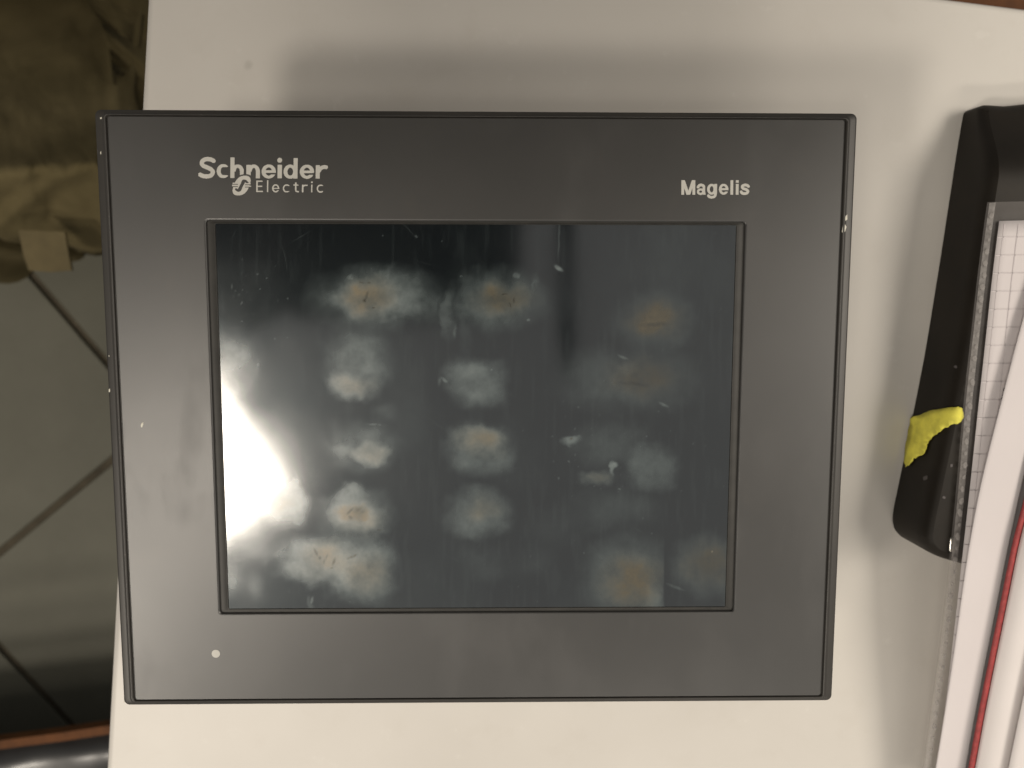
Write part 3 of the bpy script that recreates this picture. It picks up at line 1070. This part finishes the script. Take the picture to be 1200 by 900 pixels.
# dark folder with the red edge
f_left = np.array([(1222, 470), (1206, 530), (1193, 588), (1181.5, 640), (1172, 690), (1161, 745), (1150, 800), (1140, 852), (1131, 905), (1120, 960)], float)
folder = thing('folder', 'dark grey folder with a red edge, lying between white sheets', 'folder', (0.21, -0.1, CZ))
fd = dense(f_left)
w_d = np.interp(fd[:, 1], [470, 560, 640, 960], [16, 10, 6.5, 5.5])
mid = fd + np.stack([w_d, np.zeros(len(fd))], 1)
mid = mid - np.array([[2.5, 0]])
fr = mid + np.array([[7.5, 0]])
far = fd + np.array([[120, 0]])
strip('cover', fd, far, lambda u, v: 0.0036 + 0.0006 * min(1, u * 20), M_DGREY, folder, nx=12, thick=0.0004)
strip('red_edge', mid, fr, lambda u, v: 0.0048 + 0.0008 * math.sin(math.pi * u), M_RED, folder, nx=5, thick=0.0002)

# sheets right of the red edge
s2l = fr + np.array([[0.5, 0]])
s2r = fr + np.array([[60.0, 0]])
s2 = strip('cream_sheet', s2l, s2r, lambda u, v: 0.0053 + 0.0030 * math.sin(math.pi * min(1.0, u * 1.15)) , M_PAPER2, nx=16)
tag(s2, 'cream sheet right of the red folder edge, bulging slightly', 'paper')
s3l = dense([(1282, 470), (1240, 640), (1205, 790), (1186, 880), (1170, 960)])
s3 = strip('upper_sheet', s3l, s3l + np.array([[90.0, 0]]), lambda u, v: 0.0105, M_PAPER2, nx=8)
tag(s3, 'pale sheet in the lower right corner, topmost of the papers', 'paper')

# ------------------------------------------------------------------ cloth bundle on the floor, left
NXc, NYc = 90, 130
cz_top = 0.36


def cloth_height(px, py):
    """crumpled top surface of the bundle, as height over the floor"""
    base = 0.34 - 0.0014 * np.clip(195 - py, 0, 210) - 0.0010 * np.clip(py - 205, 0, 200)
    d1 = (py - (212 - 0.42 * px + 0.0004 * px ** 2)) / 20
    d2 = (py - (262 - 0.85 * px + 0.0015 * px ** 2)) / 13
    f = 0.013 * np.exp(-d1 ** 2) + 0.010 * np.exp(-d2 ** 2)
    d3 = (px - (135 + 0.05 * (py - 60))) / 8
    f = f + 0.010 * np.exp(-d3 ** 2)
    f = f + 0.020 * (fbm(px / 60, py / 60, 61, 3) - .5) + 0.006 * (fbm(px / 16, py / 16, 65, 3) - .5)
    return base + f


edge_top = [(-220, -120), (-160, -130), (190, -130), (176, -40), (169, 22), (160, 110), (175, 200), (180, 270), (150, 292), (112, 300), (80, 290), (60, 284), (30, 283), (5, 282), (-15, 276), (-60, 290), (-110, 330), (-180, 320), (-220, 200)]
cloth = thing('cloth_bundle', 'crumpled olive brown canvas cloth with a loose tab, left of the table', 'cloth', (*at(20, 100, 0)[:2], 0))
rp = np.array(smooth_closed(edge_top, 8))
cc = np.array([20.0, 90.0])
NRc = 40
vs, fs = [], []
for k in range(NRc + 1):
    s = (k / NRc) if k else 0.004
    for p in rp:
        q = cc + (p - cc) * s
        z = float(cloth_height(q[0], q[1])) - 0.03 * sstep(0.95, 1.0, s) 
        vs.append(tuple(at(q[0], q[1], z)))
n = len(rp)
for k in range(NRc):
    for i in range(n):
        a, b = k * n + i, k * n + (i + 1) % n
        fs.append((a, b, b + n, a + n))
fs.append(tuple(range(n)))
# side skirt down to the floor
last = NRc * n
ctrw = at(20, 90, 0.3)
for zz, sh in ((0.22, .96), (0.10, .93), (0.0, .95)):
    b0 = len(vs)
    for i in range(n):
        p = np.array(vs[last + i])
        q = ctrw[:2] + (p[:2] - ctrw[:2]) * sh
        vs.append((q[0] + 0.006 * math.sin(i * .9), q[1] + 0.006 * math.cos(i * .7), zz))
    src = last if b0 == last + n else b0 - n
    for i in range(n):
        a, b = src + i, src + (i + 1) % n
        fs.append((a, b, b0 + (i + 1) % n, b0 + i))
pydata('cloth', vs, fs, M_CLOTH, cloth, True)
# tab
zt = 0.315
tabp = [(24, 270), (78, 272), (82, 296), (86, 317), (60, 319), (36, 317), (30, 300)]
M_TAB = simple('khaki_tab', (0.115, 0.09, 0.04), 0.85, 0.15, 60, 0.3, 500, 0.0004)
lo = [tuple(at(x, y, zt - 0.002 * (y - 270) / 47 * 4)) for x, y in tabp]
hi = [(p[0], p[1], p[2] + 0.003) for p in lo]
loft('tab', [lo, hi], M_TAB, cloth, cap0=True, cap1=True, sharp=40)

# ------------------------------------------------------------------ low seat, bottom left
zs = 0.19
seat = thing('bench', 'glossy black padded bench with a brown wooden edge above the tiled floor', 'bench', (*at(40, 960, 0)[:2], 0))
rl = [(-900, 978), (0, 868), (70, 859), (130, 850)]
rl2 = [(-900, 988), (0, 878), (70, 869), (130, 860)]
vs, fs = [], []
for z in (zs - 0.014, zs):
    for x, y in rl:
        vs.append(tuple(at(x, y, zs)[:2]) + (z,))
    for x, y in rl2[::-1]:
        vs.append(tuple(at(x, y, zs)[:2]) + (z,))
n = 8
for i in range(n):
    fs.append((i, (i + 1) % n, n + (i + 1) % n, n + i))
fs += [tuple(range(n)), tuple(range(n, 2 * n))]
pydata('wooden_edge', vs, fs, M_BROWN, seat)
NXs, NYs = 40, 24
vs, fs = [], []
for j in range(NYs + 1):
    for i in range(NXs + 1):
        x = -900 + 1035 * (i / NXs) ** .5
        ytop = np.interp(x, [-900, 135], [1003, 871])
        y = ytop + 400 * (j / NYs) ** 2
        u, v = i / NXs, j / NYs
        bul = 0.012 * math.sin(math.pi * min((y - ytop) / 50, .5))
        z = zs - 0.03 + bul + 0.006 * (float(fbm(np.array([x / 40.]), np.array([y / 30.]), 77)[0]) - .5)
        vs.append(tuple(at(x, y, zs)[:2]) + (z,))
for j in range(NYs):
    for i in range(NXs):
        a = j * (NXs + 1) + i
        fs.append((a, a + 1, a + NXs + 2, a + NXs + 1))
o = pydata('cushion', vs, fs, M_VINYL, seat, True)
md = o.modifiers.new('thickness', 'SOLIDIFY')
md.thickness = 0.07
md.offset = -1 if o.data.polygons[0].normal.z > 0 else 1

# ------------------------------------------------------------------ the phone the picture was taken with (mirrored in the screen)
ph = thing('phone', 'dark phone held level above the panel, seen mirrored in the screen', 'phone', (CAM_LOC[0] - 0.056, CAM_LOC[1] + 0.020, CAM_LOC[2] + 0.004))
c0 = (CAM_LOC[0] - 0.056, CAM_LOC[1] + 0.022)
lps = []
for i, z in ((0.002, 0), (0.0, 0.002), (0.0, 0.005), (0.002, 0.007)):
    lps.append(rect_loop(c0[0] - .069 + i, c0[0] + .069 - i, c0[1] - .034 + i, c0[1] + .034 - i, .009, CAM_LOC[2] + 0.004 + z))
loft('phone_body', lps, M_PHONE, ph, cap0=True, cap1=True)


def overhead(px, py, dz=0.0):
    """place at the phone's level whose mirror image in the screen falls on (px, py)"""
    g_ = at(px, py, FACE_Z)
    return (2 * g_[0] - CAM_LOC[0], 2 * g_[1] - CAM_LOC[1], CAM_LOC[2] + 0.005 + dz)


M_STAND_IN = simple('hand_stand_in_dark', (0.030, 0.020, 0.027), 0.6, 0.2, 60)  # dark slab added for its reflection, in place of the holding hand
fp = [(225, 225), (360, 222), (360, 262), (352, 330), (325, 372), (290, 392), (255, 380), (228, 340)]
lo = [overhead(x, y) for x, y in fp]
hi = [(p[0], p[1], p[2] + 0.004) for p in lo]
loft('hand_stand_in', [lo, hi], M_STAND_IN, ph, cap0=True, cap1=True)
sp_ = [overhead(x, y) for x, y in curve([(604, 250), (622, 205), (648, 195), (662, 225), (664, 270), (665, 360), (667, 446)], 8)]  # dark bar added at phone level so the screen mirrors a dark stripe
wd = [0.0052] * (len(sp_) - 4) + [0.0038, 0.0034, 0.0026, 0.0012]
la, lb = [], []
for k, p in enumerate(sp_):
    a, b = np.array(sp_[max(k - 1, 0)]), np.array(sp_[min(k + 1, len(sp_) - 1)])
    d = (b - a) / np.linalg.norm(b - a)
    nn = np.array([-d[1], d[0], 0]) * wd[k]
    la.append(np.array(p) + nn)
    lb.append(np.array(p) - nn)
vs = [tuple(v) for v in la] + [tuple(v) for v in lb]
vs += [(v[0], v[1], v[2] + 0.0015) for v in vs]
n = len(la)
fs = []
for k in range(n - 1):
    fs += [(k, k + 1, n + k + 1, n + k), (2 * n + k, 3 * n + k, 3 * n + k + 1, 2 * n + k + 1), (k, 2 * n + k, 2 * n + k + 1, k + 1), (n + k, n + k + 1, 3 * n + k + 1, 3 * n + k)]
fs += [(0, n, 3 * n, 2 * n), (n - 1, 3 * n - 1, 4 * n - 1, 2 * n - 1)]
pydata('mirrored_bar', vs, fs, M_PHONE, ph)
